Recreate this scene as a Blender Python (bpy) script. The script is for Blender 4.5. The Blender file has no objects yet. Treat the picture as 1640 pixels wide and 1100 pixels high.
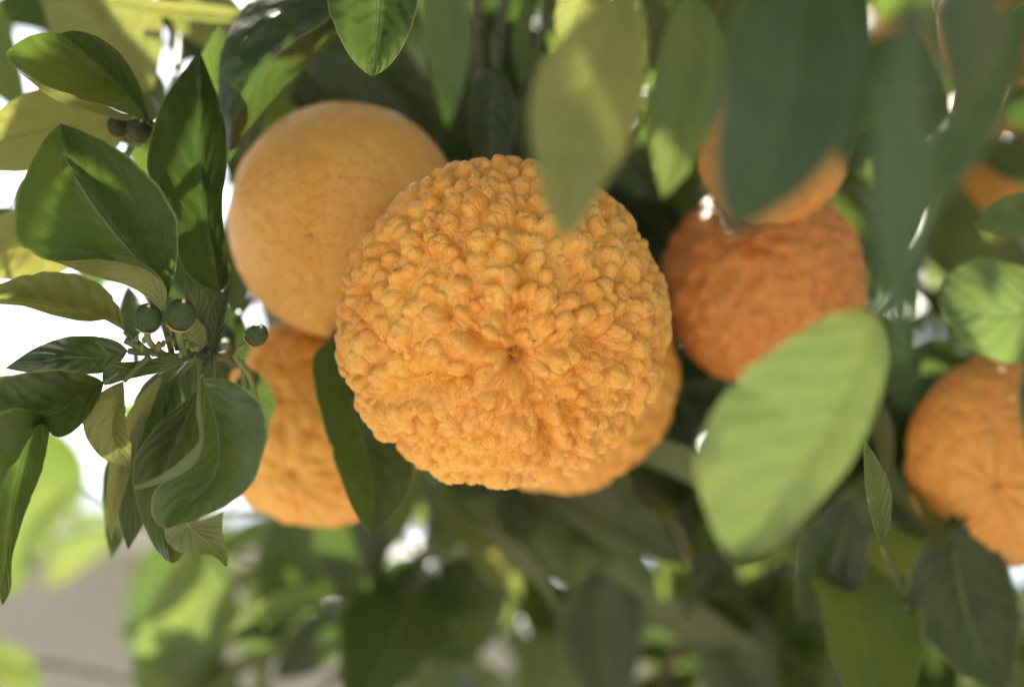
import bpy, math, random
import numpy as np
from mathutils import Vector, Matrix, Euler, noise as mnoise

random.seed(7)
rng = np.random.default_rng(11)
R_ = math.radians
scene = bpy.context.scene

# ------------------------------------------------------------------ camera
PITCH = R_(20.0)
CAM = np.array([0.0, 0.0, 1.50])
RIGHT = np.array([1.0, 0.0, 0.0])
FWD = np.array([0.0, math.cos(PITCH), math.sin(PITCH)])
UP = np.array([0.0, -math.sin(PITCH), math.cos(PITCH)])
LENS, SENSOR = 85.0, 36.0
K = SENSOR / LENS / 1640.0                       # metres per photo pixel at 1 m
cd = bpy.data.cameras.new('camera')
cam = bpy.data.objects.new('camera', cd)
scene.collection.objects.link(cam)
cam.location = CAM
cam.rotation_euler = (R_(90) + PITCH, 0, 0)
cd.lens, cd.sensor_width = LENS, SENSOR
cd.clip_start, cd.clip_end = 0.01, 4000
cd.dof.use_dof = True
cd.dof.focus_distance = 0.672
cd.dof.aperture_fstop = 4.8
scene.camera = cam

# ------------------------------------------------------------------ light
SUN_EL, SUN_AZ = R_(58), R_(-28)                  # azimuth from +Y (behind the fruit), negative = towards -X
to_sun = Vector((math.cos(SUN_EL) * math.sin(SUN_AZ), math.cos(SUN_EL) * math.cos(SUN_AZ), math.sin(SUN_EL)))
w = bpy.data.worlds.new('World')
scene.world = w
w.use_nodes = True
nt = w.node_tree
sky = nt.nodes.new('ShaderNodeTexSky')
sky.sky_type = 'NISHITA'
sky.sun_disc = False
sky.sun_elevation = SUN_EL
sky.sun_rotation = SUN_AZ
sky.dust_density = 4.0
sky.ozone_density = 0.4
sky.air_density = 1.0
nt.links.new(sky.outputs[0], nt.nodes['Background'].inputs[0])
nt.nodes['Background'].inputs[1].default_value = 0.15
sd = bpy.data.lights.new('sun', 'SUN')
sd.energy, sd.angle, sd.color = 5.0, R_(0.53), (1.0, 0.95, 0.86)
sun = bpy.data.objects.new('sun', sd)
scene.collection.objects.link(sun)
sun.location = (0, 0, 8)
sun.rotation_euler = to_sun.to_track_quat('Z', 'Y').to_euler()
vs = scene.view_settings
vs.view_transform, vs.look, vs.gamma, vs.exposure = 'Standard', 'None', 1.0, 1.6
vs.use_curve_mapping = False
scene.cycles.use_denoising = True
scene.cycles.max_bounces = 8
scene.cycles.adaptive_threshold = 0.02
scene.cycles.diffuse_bounces = 5
scene.cycles.transmission_bounces = 6
scene.cycles.sample_clamp_indirect = 6.0

# ------------------------------------------------------------------ helpers
def P(x, y, D):
    """photo pixel (1640 x 1100) at distance D along the view axis -> point"""
    return CAM + FWD * D + RIGHT * ((x - 820.0) * K * D) + UP * ((550.0 - y) * K * D)

def link(o, parent=None):
    scene.collection.objects.link(o)
    if parent is not None:
        o.parent = parent
    return o

def mesh_obj(name, verts, faces, mat, parent=None, origin=None, uv=None, smooth=True):
    verts = np.asarray(verts, float)
    if origin is None:
        origin = verts.mean(0)
    origin = np.asarray(origin, float)
    me = bpy.data.meshes.new(name)
    lens_ = [len(q) for q in faces] if not isinstance(faces, np.ndarray) else [faces.shape[1]] * len(faces)
    idx = faces.ravel() if isinstance(faces, np.ndarray) else np.fromiter((i for q in faces for i in q), dtype=np.int32)
    me.vertices.add(len(verts)); me.vertices.foreach_set('co', (verts - origin).astype(np.float32).ravel())
    me.loops.add(len(idx)); me.loops.foreach_set('vertex_index', np.asarray(idx, np.int32))
    me.polygons.add(len(lens_))
    lens_ = np.asarray(lens_, np.int32)
    me.polygons.foreach_set('loop_start', np.concatenate([[0], np.cumsum(lens_)[:-1]]).astype(np.int32))
    me.update(calc_edges=True)
    if uv is not None:
        lay = me.uv_layers.new(name='UVMap')
        li = np.empty(len(me.loops), dtype=np.int32)
        me.loops.foreach_get('vertex_index', li)
        lay.data.foreach_set('uv', np.asarray(uv, np.float32)[li].ravel())
    if smooth:
        me.polygons.foreach_set('use_smooth', np.ones(len(me.polygons), dtype=bool))
    else:
        me.polygons.foreach_set('use_smooth', np.zeros(len(me.polygons), dtype=bool))
    me.materials.append(mat)
    me.update()
    o = bpy.data.objects.new(name, me)
    link(o, parent)
    off = np.zeros(3) if parent is None else np.array(parent.location)
    o.location = origin - off
    return o

def empty(name, loc, label, cat, group=None):
    o = bpy.data.objects.new(name, None)
    link(o)
    o.location = loc
    o.empty_display_size = 0.01
    o['label'], o['category'] = label, cat
    if group:
        o['group'] = group
    return o

def curve(pts, n):
    """smooth curve through pts, n samples evenly along its length"""
    p = np.asarray(pts, float)
    if len(p) == 2:
        t = np.linspace(0, 1, n)[:, None]
        return p[0] * (1 - t) + p[1] * t
    d = np.maximum(np.linalg.norm(np.diff(p, axis=0), axis=1), 1e-7) ** 0.5
    s = np.concatenate([[0], np.cumsum(d)])
    m = np.zeros_like(p)
    m[1:-1] = ((p[1:-1] - p[:-2]) / d[:-1, None] * d[1:, None] + (p[2:] - p[1:-1]) / d[1:, None] * d[:-1, None]) / (d[:-1] + d[1:])[:, None]
    m[0] = (p[1] - p[0]) / d[0] * 1.5 - m[1] * 0.5
    m[-1] = (p[-1] - p[-2]) / d[-1] * 1.5 - m[-2] * 0.5
    def ev(u):
        i = np.clip(np.searchsorted(s, u, side='right') - 1, 0, len(d) - 1)
        h = d[i]
        q = ((u - s[i]) / h)[:, None]
        h = h[:, None]
        return ((2 * q**3 - 3 * q**2 + 1) * p[i] + (q**3 - 2 * q**2 + q) * h * m[i] + (-2 * q**3 + 3 * q**2) * p[i + 1] + (q**3 - q**2) * h * m[i + 1])
    u = np.linspace(0, s[-1], 200)
    e = ev(u)
    L = np.concatenate([[0], np.cumsum(np.linalg.norm(np.diff(e, axis=0), axis=1))])
    return ev(np.interp(np.linspace(0, L[-1], n), L, u))

def tube_data(pts, radii, seg=7):
    p = np.asarray(pts, float)
    n = len(p)
    r = np.interp(np.linspace(0, 1, n), np.linspace(0, 1, len(radii)), radii)
    t = np.gradient(p, axis=0)
    t /= np.linalg.norm(t, axis=1)[:, None] + 1e-12
    ref = np.array([0.31, 0.2, 0.93])
    vs_, fs = [], []
    for i in range(n):
        a = np.cross(t[i], ref); a /= np.linalg.norm(a) + 1e-12
        b = np.cross(t[i], a)
        for j in range(seg):
            q = 2 * math.pi * j / seg
            vs_.append(p[i] + r[i] * (a * math.cos(q) + b * math.sin(q)))
    for i in range(n - 1):
        for j in range(seg):
            k = (j + 1) % seg
            fs.append((i * seg + j, i * seg + k, (i + 1) * seg + k, (i + 1) * seg + j))
    fs.append(tuple(range(seg))[::-1])
    fs.append(tuple((n - 1) * seg + j for j in range(seg)))
    return np.array(vs_), fs

# ------------------------------------------------------------------ materials
class NT:
    def __init__(self, name):
        self.m = bpy.data.materials.new(name)
        self.m.use_nodes = True
        self.t = self.m.node_tree
        self.t.nodes.clear()
        self.out = self.n('ShaderNodeOutputMaterial')
    def n(self, typ, **kw):
        nd = self.t.nodes.new(typ)
        for k, v in kw.items():
            setattr(nd, k, v)
        return nd
    def set(self, sock, v):
        if isinstance(v, bpy.types.NodeSocket):
            self.t.links.new(v, sock)
        elif isinstance(v, (tuple, list)):
            sock.default_value = tuple(v) if len(v) == 4 or sock.type == 'VECTOR' else (*v, 1.0)
        else:
            sock.default_value = v
    def math(self, op, a, b=0.0, c=0.0, clamp=False):
        nd = self.n('ShaderNodeMath', operation=op, use_clamp=clamp)
        for i, v in enumerate((a, b, c)):
            self.set(nd.inputs[i], v)
        return nd.outputs[0]
    def step(self, x, lo, hi, a=0.0, b=1.0):
        nd = self.n('ShaderNodeMapRange', interpolation_type='SMOOTHSTEP')
        for i, v in enumerate((x, lo, hi, a, b)):
            self.set(nd.inputs[i], v)
        return nd.outputs[0]
    def mix(self, f, a, b, mode='MIX'):
        nd = self.n('ShaderNodeMix', data_type='RGBA', blend_type=mode)
        self.set(nd.inputs[0], f); self.set(nd.inputs[6], a); self.set(nd.inputs[7], b)
        return nd.outputs[2]
    def noise(self, scale, vec, detail=3.0, rough=0.55, dist=0.0):
        nd = self.n('ShaderNodeTexNoise')
        self.set(nd.inputs['Vector'], vec)
        nd.inputs['Scale'].default_value = scale
        nd.inputs['Detail'].default_value = detail
        nd.inputs['Roughness'].default_value = rough
        nd.inputs['Distortion'].default_value = dist
        return nd.outputs['Fac']
    def bump(self, h, strength, dist, prev=None):
        nd = self.n('ShaderNodeBump')
        nd.inputs['Strength'].default_value = strength
        nd.inputs['Distance'].default_value = dist
        self.set(nd.inputs['Height'], h)
        if prev is not None:
            self.set(nd.inputs['Normal'], prev)
        return nd.outputs[0]

def leaf_material(name, top, top2, under, trans, tfac, rough=0.42, vein=(0.16, 0.2, 0.08), spots=0.35):
    s = NT(name)
    tc = s.n('ShaderNodeTexCoord')
    uv = s.n('ShaderNodeSeparateXYZ'); s.set(uv.inputs[0], tc.outputs['UV'])
    u = s.math('ABSOLUTE', s.math('MULTIPLY_ADD', uv.outputs[0], 2.0, -1.0))
    v = uv.outputs[1]
    geo = s.n('ShaderNodeNewGeometry')
    inf = s.n('ShaderNodeObjectInfo')
    ob = tc.outputs['Object']
    rndv = s.n('ShaderNodeVectorMath', operation='ADD')
    s.set(rndv.inputs[0], ob)
    cmb = s.n('ShaderNodeCombineXYZ')
    for i in range(3):
        s.set(cmb.inputs[i], s.math('MULTIPLY', inf.outputs['Random'], 7.0 + i))
    s.set(rndv.inputs[1], cmb.outputs[0])
    pos = rndv.outputs[0]
    big = s.noise(55.0, pos, 3)
    mot = s.noise(420.0, pos, 3)
    fine = s.noise(1700.0, pos, 2)
    warp = s.math('MULTIPLY', s.math('SUBTRACT', s.noise(130.0, pos, 1), 0.5), 0.9)
    mid = s.step(u, 0.018, 0.055, 1.0, 0.0)
    ph = s.math('FRACT', s.math('ADD', s.math('SUBTRACT', s.math('MULTIPLY', v, 8.0), s.math('MULTIPLY', u, 2.2)), warp))
    pd = s.math('ABSOLUTE', s.math('SUBTRACT', ph, 0.5))
    lat = s.math('MULTIPLY', s.step(pd, 0.03, 0.13, 1.0, 0.0), s.step(u, 0.6, 0.95, 0.55, 0.0))
    wide = s.step(pd, 0.0, 0.5, 0.0, 1.0)
    edge = s.step(u, 0.945, 0.985)
    c = s.mix(s.step(big, 0.35, 0.68), top, top2)
    c = s.mix(s.math('MULTIPLY', s.step(mot, 0.52, 0.7), spots), c, tuple(min(1, x * 1.9) for x in top2))
    c = s.mix(s.math('MULTIPLY', lat, 0.16), c, vein)
    c = s.mix(s.math('MULTIPLY', mid, 0.5), c, vein)
    c = s.mix(s.math('MULTIPLY', edge, 0.75), c, (0.20, 0.24, 0.08))
    dust = s.step(fine, 0.60, 0.75)
    c = s.mix(s.math('MULTIPLY', dust, 0.10), c, (0.35, 0.36, 0.28))
    uc = s.mix(s.step(big, 0.35, 0.7), under, tuple(x * 0.78 for x in under))
    uc = s.mix(s.math('MULTIPLY', lat, 0.35), uc, tuple(x * 1.45 for x in under))
    uc = s.mix(s.math('MULTIPLY', mid, 0.8), uc, (0.26, 0.29, 0.12))
    yel = s.math('MULTIPLY', s.step(s.noise(38.0, pos, 2), 0.60, 0.74), 0.45)
    c = s.mix(yel, c, tuple(x * y for x, y in zip(top2, (2.3, 1.9, 1.2))))
    brn = s.math('MULTIPLY', s.step(s.noise(330.0, pos, 1), 0.72, 0.78), 0.6)
    c = s.mix(brn, c, (0.10, 0.075, 0.035))
    haze_ = s.math('MULTIPLY', s.step(s.noise(90.0, pos, 4, 0.7), 0.45, 0.75), 0.18)
    c = s.mix(haze_, c, (0.16, 0.17, 0.13))
    base = s.mix(geo.outputs['Backfacing'], c, uc)
    hsv = s.n('ShaderNodeHueSaturation')
    s.set(hsv.inputs['Hue'], s.math('MULTIPLY_ADD', inf.outputs['Random'], 0.03, 0.487))
    s.set(hsv.inputs['Value'], s.math('MULTIPLY_ADD', inf.outputs['Random'], 0.4, 0.8))
    s.set(hsv.inputs['Color'], base)
    tcol = s.mix(s.math('MULTIPLY', s.math('MAXIMUM', lat, mid), 0.55), trans, tuple(x * 0.55 for x in trans))
    tcol = s.mix(s.step(big, 0.4, 0.75), tcol, tuple(x * y for x, y in zip(trans, (1.2, 1.0, 0.8))))
    h = s.math('ADD', s.math('MULTIPLY', wide, 0.55), s.math('MULTIPLY', mid, -1.0))
    nrm = s.bump(h, 0.55, 0.0009)
    nrm = s.bump(mot, 0.30, 0.0007, nrm)
    nrm = s.bump(fine, 0.10, 0.0003, nrm)
    pb = s.n('ShaderNodeBsdfPrincipled')
    s.set(pb.inputs['Base Color'], hsv.outputs[0])
    s.set(pb.inputs['Roughness'], s.math('ADD', s.math('MULTIPLY', geo.outputs['Backfacing'], 0.2), s.math('MULTIPLY_ADD', mot, 0.25, rough - 0.12)))
    pb.inputs['Specular IOR Level'].default_value = 0.40
    s.set(pb.inputs['Normal'], nrm)
    tr = s.n('ShaderNodeBsdfTranslucent')
    s.set(tr.inputs[0], tcol); s.set(tr.inputs['Normal'], nrm)
    mx = s.n('ShaderNodeMixShader')
    mx.inputs[0].default_value = tfac
    s.t.links.new(pb.outputs[0], mx.inputs[1]); s.t.links.new(tr.outputs[0], mx.inputs[2])
    s.t.links.new(mx.outputs[0], s.out.inputs[0])
    return s.m

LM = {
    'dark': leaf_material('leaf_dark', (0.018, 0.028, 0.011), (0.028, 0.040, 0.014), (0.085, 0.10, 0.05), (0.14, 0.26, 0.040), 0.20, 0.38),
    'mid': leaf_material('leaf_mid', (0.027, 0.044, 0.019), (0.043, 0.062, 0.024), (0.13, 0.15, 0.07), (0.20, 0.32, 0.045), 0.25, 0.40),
    'olive': leaf_material('leaf_olive', (0.085, 0.102, 0.040), (0.12, 0.135, 0.052), (0.19, 0.205, 0.085), (0.34, 0.38, 0.085), 0.40),
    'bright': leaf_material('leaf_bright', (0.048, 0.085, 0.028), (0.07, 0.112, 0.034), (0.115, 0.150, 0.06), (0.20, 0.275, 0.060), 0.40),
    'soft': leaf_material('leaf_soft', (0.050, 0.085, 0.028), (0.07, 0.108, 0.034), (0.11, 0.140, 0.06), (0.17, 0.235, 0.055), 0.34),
}

def rind_material(name, c1, c2, c3, pore=0.35, pscale=900.0, rough=0.44, wart_mix=0.25):
    s = NT(name)
    tc = s.n('ShaderNodeTexCoord')
    ob = tc.outputs['Object']
    a = s.noise(22.0, ob, 3)
    b = s.noise(130.0, ob, 3)
    vor = s.n('ShaderNodeTexVoronoi'); s.set(vor.inputs['Vector'], ob)
    vor.inputs['Scale'].default_value = pscale
    pit = s.step(vor.outputs['Distance'], 0.05, 0.42)
    c = s.mix(s.step(a, 0.33, 0.68), c1, c2)
    c = s.mix(s.math('MULTIPLY', s.step(b, 0.48, 0.72), 0.55), c, c3)
    wa = s.n('ShaderNodeAttribute', attribute_name='wart')
    c = s.mix(s.math('MULTIPLY', wa.outputs['Fac'], wart_mix), c, c3)
    c = s.mix(s.math('MULTIPLY', s.math('SUBTRACT', 1.0, pit), 0.22), c, tuple(x * y for x, y in zip(c1, (0.82, 0.62, 0.5))))
    sp = s.step(s.noise(260.0, ob, 2, 0.4), 0.70, 0.76)
    c = s.mix(s.math('MULTIPLY', sp, 0.22), c, (0.45, 0.18, 0.03))
    pb = s.n('ShaderNodeBsdfPrincipled')
    s.set(pb.inputs['Base Color'], c)
    s.set(pb.inputs['Roughness'], s.math('MULTIPLY_ADD', b, 0.2, rough - 0.1))
    pb.inputs['Specular IOR Level'].default_value = 0.30
    pb.inputs['Subsurface Weight'].default_value = 0.25
    pb.inputs['Subsurface Radius'].default_value = (1.0, 0.45, 0.12)
    pb.inputs['Subsurface Scale'].default_value = 0.0005
    n1 = s.bump(pit, pore, 0.0005)
    n1 = s.bump(b, 0.15, 0.001, n1)
    s.set(pb.inputs['Normal'], n1)
    s.t.links.new(pb.outputs[0], s.out.inputs[0])
    return s.m

RIND = {
    'bumpy': rind_material('rind_bumpy', (0.65, 0.265, 0.042), (0.71, 0.36, 0.068), (0.75, 0.45, 0.11), 0.45, 1000, 0.40, 0.42),
    'smooth': rind_material('rind_smooth', (0.63, 0.31, 0.065), (0.68, 0.365, 0.090), (0.71, 0.42, 0.13), 0.9, 620),
    'red': rind_material('rind_red', (0.54, 0.19, 0.045), (0.61, 0.25, 0.062), (0.63, 0.31, 0.09), 0.35, 800),
    'warm': rind_material('rind_warm', (0.60, 0.25, 0.055), (0.65, 0.305, 0.072), (0.67, 0.36, 0.10), 0.35, 850),
}

def simple_mat(name, c1, c2, scale, rough=0.6, bump=0.3, bd=0.001, spec=0.3, coord='Object', detail=4):
    s = NT(name)
    tc = s.n('ShaderNodeTexCoord')
    f = s.noise(scale, tc.outputs[coord], detail, 0.6)
    pb = s.n('ShaderNodeBsdfPrincipled')
    s.set(pb.inputs['Base Color'], s.mix(s.step(f, 0.3, 0.7), c1, c2))
    pb.inputs['Roughness'].default_value = rough
    pb.inputs['Specular IOR Level'].default_value = spec
    s.set(pb.inputs['Normal'], s.bump(s.noise(scale * 4, tc.outputs[coord], 3), bump, bd))
    s.t.links.new(pb.outputs[0], s.out.inputs[0])
    return s.m

M_stem = simple_mat('green_stem', (0.10, 0.14, 0.04), (0.15, 0.18, 0.06), 300, 0.5, 0.3, 0.0005)
M_twig = simple_mat('brown_twig', (0.10, 0.085, 0.05), (0.17, 0.15, 0.09), 180, 0.75, 0.5, 0.001)
M_bark = simple_mat('bark', (0.10, 0.085, 0.065), (0.20, 0.175, 0.14), 40, 0.85, 0.8, 0.006)
M_fruitlet = simple_mat('fruitlet_skin', (0.028, 0.050, 0.018), (0.050, 0.078, 0.026), 900, 0.52, 0.6, 0.0005, 0.25)
M_calyx = simple_mat('calyx', (0.28, 0.25, 0.09), (0.36, 0.24, 0.10), 500, 0.6, 0.3, 0.0004)
M_style = simple_mat('style_scar', (0.55, 0.48, 0.30), (0.45, 0.36, 0.2), 900, 0.6, 0.2, 0.0003)
M_scar = simple_mat('navel_scar', (0.10, 0.05, 0.02), (0.28, 0.15, 0.06), 900, 0.8, 0.4, 0.0004)
M_stucco = simple_mat('stucco', (0.29, 0.262, 0.198), (0.33, 0.30, 0.23), 3.0, 0.9, 0.5, 0.004, 0.1)
M_coping = simple_mat('coping', (0.55, 0.52, 0.47), (0.62, 0.59, 0.54), 4.0, 0.85, 0.3, 0.003, 0.1)
M_ground = simple_mat('pale_gravel', (0.32, 0.28, 0.215), (0.40, 0.355, 0.28), 5.0, 0.95, 0.7, 0.02, 0.1)
M_glass = simple_mat('dark_glass', (0.02, 0.025, 0.03), (0.03, 0.035, 0.04), 2.0, 0.08, 0.0, 0.001, 0.5)
M_door = simple_mat('door_paint', (0.20, 0.11, 0.06), (0.24, 0.14, 0.08), 6.0, 0.5, 0.2, 0.002)

# ------------------------------------------------------------------ the setting
def sheet(name, x0, x1, y0, y1, z, mat):
    o = mesh_obj(name, [(x0, y0, z), (x1, y0, z), (x1, y1, z), (x0, y1, z)], [(0, 1, 2, 3)], mat, smooth=False, origin=(0, 0, 0))
    o['kind'] = 'structure'
    return o
sheet('ground', -1500, 1500, -1500, 1500, 0.0, M_ground)

def box(name, lo, hi, mat, parent=None):
    x0, y0, z0 = lo; x1, y1, z1 = hi
    v = [(x0, y0, z0), (x1, y0, z0), (x1, y1, z0), (x0, y1, z0), (x0, y0, z1), (x1, y0, z1), (x1, y1, z1), (x0, y1, z1)]
    f = [(0, 3, 2, 1), (4, 5, 6, 7), (0, 1, 5, 4), (1, 2, 6, 5), (2, 3, 7, 6), (3, 0, 4, 7)]
    return mesh_obj(name, v, f, mat, parent, smooth=False)

HY = 9.0
HTOP = 3.93
house = empty('house', (-1.5, HY + 3, 0), 'beige stucco house with flat parapet roof beyond the orange tree', 'house')
house.rotation_euler.z = R_(20)
box('wall', (-7.5, HY, 0), (4.2, HY + 7, HTOP), M_stucco, house)
box('parapet', (-7.58, HY - 0.08, HTOP), (4.28, HY + 7.08, HTOP + 0.14), M_coping, house)
for wx in (-5.6, 2.4):
    wf = box('window', (wx - 0.7, HY - 0.03, 1.0), (wx + 0.7, HY + 0.02, 2.2), M_coping, house)
    box('pane', (wx - 0.62, HY - 0.04, 1.08), (wx + 0.62, HY - 0.028, 2.12), M_glass, wf).location = np.array((wx, HY - 0.034, 1.6)) - np.array(wf.location) - np.array(house.location)
box('door', (-3.0, HY - 0.03, 0.02), (-2.05, HY + 0.02, 2.1), M_door, house)

# ------------------------------------------------------------------ oranges
def quad_sphere(n):
    t = np.tan(np.linspace(-math.pi / 4, math.pi / 4, n + 1))
    A, B = np.meshgrid(t, t, indexing='ij')
    one = np.ones_like(A)
    vs_, fs, off = [], [], 0
    for a in ((A, B, one), (B, A, -one), (one, A, B), (-one, B, A), (B, one, A), (A, -one, B)):
        p = np.stack(a, -1).reshape(-1, 3)
        vs_.append(p / np.linalg.norm(p, axis=1)[:, None])
        i = np.arange(n * (n + 1)).reshape(n, n + 1)[:, :n].ravel()
        fs.append(np.stack([i, i + n + 1, i + n + 2, i + 1], 1) + off)
        off += (n + 1) ** 2
    v = np.concatenate(vs_); f = np.concatenate(fs)
    q = np.round(v * 1e5).astype(np.int64)
    key = (q[:, 0] + 200000) * 10**12 + (q[:, 1] + 200000) * 10**6 + (q[:, 2] + 200000)
    _, first, inv = np.unique(key, return_index=True, return_inverse=True)
    return v[first], inv.ravel()[f]

def sites(n, seed, jit=0.75):
    r = np.random.default_rng(seed)
    i = np.arange(n) + 0.5
    th = np.arccos(1 - 2 * i / n); ph = math.pi * (1 + 5 ** 0.5) * i
    p = np.stack([np.cos(ph) * np.sin(th), np.sin(ph) * np.sin(th), np.cos(th)], 1)
    p += r.normal(0, jit * math.sqrt(4 * math.pi / n) * 0.5, p.shape)
    return (p / np.linalg.norm(p, axis=1)[:, None]).astype(np.float32)

def vsum(v, seed, freq, oct=2):
    """cheap smooth noise: sums of random plane waves, 3 channels"""
    r = np.random.default_rng(seed)
    out = np.zeros((len(v), 3))
    amp = 1.0
    for o_ in range(oct):
        for c in range(3):
            for k in range(6):
                d = r.normal(size=3); d /= np.linalg.norm(d)
                out[:, c] += amp * np.sin(freq * (v @ d) + r.uniform(0, 6.28)) / 6 ** 0.5
        amp *= 0.5; freq *= 2.1
    return out

def domes(v, n, seed, jit=0.75):
    """height of pebbly rounded domes, one per scattered site, meeting in creases"""
    S = sites(n, seed, jit)
    r = np.random.default_rng(seed + 99)
    wgt = r.uniform(-1, 1, n).astype(np.float32)
    size = math.sqrt(4 * math.pi / n)
    out = np.full(len(v), 0.55)
    hue = np.full(len(v), 0.5)
    r_hue = r.uniform(0, 1, n)
    vv = v.astype(np.float32)
    sel = np.nonzero(v[:, 2] > -0.45)[0]                 # the stem half, turned to the tree, stays plain
    S_t = np.ascontiguousarray(S.T)
    add = (0.36 * wgt - 2.0 / size ** 2).astype(np.float32)   # highest dome wins: height = bonus - (distance / cell)^2
    for i in range(0, len(sel), 3000):
        j = sel[i:i + 3000]
        d = vv[j] @ S_t
        d *= np.float32(2.0 / size ** 2)
        d += add
        k = d.argmax(1)
        out[j] = d[np.arange(len(j)), k]
        hue[j] = r_hue[k]
    return np.where(v[:, 2] > -0.45, np.sqrt(np.clip(1.0 + 2.9 * out, 0.0, 1.5)), 0.55), hue

def make_orange(label, cx, cy, rpx, D, navel, mat, n=90, squash=0.97, bumps=(), grooves=(), lump=0.01, dimple=0.02, seed=1, stalk_to=None, warp=0.014, blem=(), group='ripe oranges on the tree'):
    c = P(cx, cy, D)
    Rm = rpx * K * D
    root = empty('orange', c, label, 'orange', group)
    view = (CAM - c); view /= np.linalg.norm(view)
    nz = np.asarray(navel, float)
    z = RIGHT * nz[0] + UP * nz[1] + view * nz[2]; z /= np.linalg.norm(z)
    x = RIGHT - z * (RIGHT @ z); x /= np.linalg.norm(x)
    y = np.cross(z, x)
    v, f = quad_sphere(n)
    th = np.arccos(np.clip(v[:, 2], -1, 1)); ph = np.arctan2(v[:, 1], v[:, 0])
    thw = np.sqrt(th ** 2 + 0.13 ** 2)
    q = np.stack([np.cos(ph) * np.sin(thw), np.sin(ph) * np.sin(thw), np.cos(thw)], 1)
    q = q + vsum(v, seed + 5, 7.0) * warp
    q /= np.linalg.norm(q, axis=1)[:, None]
    h = vsum(v, seed, 2.2, 2)[:, 0] * lump
    near = 1 - 0.6 * np.exp(-(th / 0.13) ** 2)
    fade = 1 - 0.25 * np.clip((th - 1.2) / 1.2, 0, 1)
    for k, (cnt, amp, hv, jit) in enumerate(bumps):
        d, hue = domes(q, cnt, seed * 10 + k, jit)
        if amp >= max(b_[1] for b_ in bumps):
            wart = hue
        h = h + amp * near * fade * (d - 0.55)
    wob = vsum(v, seed + 8, 6.0)[:, 1] * 0.10
    for (deg, dep, wid, ext) in grooves:
        dphi = (ph + wob - R_(deg) + math.pi) % (2 * math.pi) - math.pi
        arc = np.abs(dphi) * np.sin(np.clip(th, 0.02, 1.5)) / wid
        prof = np.exp(-arc ** 1.6) * np.exp(-(th / ext) ** 4) * np.clip(th / 0.05, 0, 1)
        h = h - dep * prof * (np.abs(dphi) < 1.4)
    h = h - dimple * np.exp(-(th / 0.13) ** 2) - dimple * 0.7 * np.exp(-(th / 0.035) ** 2)
    h = h - 0.035 * np.exp(-((math.pi - th) / 0.25) ** 2)
    pts = v * (1 + h)[:, None]
    pts[:, 2] *= squash
    B = np.stack([x, y, z], 0)
    wpts = c + Rm * (pts @ B)
    me = mesh_obj('rind', wpts, f, mat, root, origin=c)
    at = me.data.attributes.new('wart', 'FLOAT', 'POINT')
    at.data.foreach_set('value', wart.astype(np.float32))
    # navel scar: a small irregular rosette sunk in the dimple
    def on_skin(t, p_):
        dvec = np.array([math.sin(t) * math.cos(p_), math.sin(t) * math.sin(p_), math.cos(t)])
        i = int(np.argmax(v @ dvec))
        return wpts[i], (dvec @ B)
    def scar(name, t, p_, r, asp, seed_, m):
        pc, nn = on_skin(t, p_)
        r_ = np.random.default_rng(seed_)
        a = np.cross(nn, RIGHT); a /= np.linalg.norm(a); b = np.cross(nn, a)
        vs_ = [pc + nn * r * 0.35]
        for k in range(10):
            g = 2 * math.pi * k / 10
            rr = r * r_.uniform(0.7, 1.25)
            vs_.append(pc + (a * math.cos(g) * asp + b * math.sin(g)) * rr - nn * r * 0.3)
        mesh_obj(name, vs_, [(0, 1 + k, 1 + (k + 1) % 10) for k in range(10)], m, root, origin=pc)
    scar('navel_scar', 0.0, 0.0, 0.0007, 1.2, seed, M_scar)
    for k, (t, p_, r, asp) in enumerate(blem):
        scar('blemish', t, p_, r, asp, seed + k + 3, M_scar)
    # calyx and stalk at the other pole
    back = c - z * Rm * squash * 0.965
    vs_, fs = [], []
    for k in range(5):
        g = 2 * math.pi * k / 5
        dv = x * math.cos(g) + y * math.sin(g); tv = -x * math.sin(g) + y * math.cos(g)
        o_ = len(vs_)
        for (a_, b_, c_) in ((0, -.4, .06), (0, .4, .06), (.7, .45, .02), (1.1, 0, .05), (.7, -.45, .02), (.4, 0, .16)):
            vs_.append(back + Rm * 0.14 * (dv * a_ + tv * b_) - z * Rm * c_)
        fs += [(o_ + 5, o_, o_ + 1), (o_ + 5, o_ + 1, o_ + 2), (o_ + 5, o_ + 2, o_ + 3), (o_ + 5, o_ + 3, o_ + 4), (o_ + 5, o_ + 4, o_)]
    mesh_obj('calyx', vs_, fs, M_stem, root, origin=back)
    end = np.array(stalk_to) if stalk_to is not None else back - z * 0.03 + np.array([0, 0, 0.09])
    tv, tf = tube_data(curve([back - z * 0.001, back - z * 0.018, (back - z * 0.03) * 0.7 + end * 0.3, end], 18), [0.0024, 0.0019, 0.0026], 8)
    mesh_obj('stalk', tv, tf, M_twig, root, origin=back)
    return root

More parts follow.
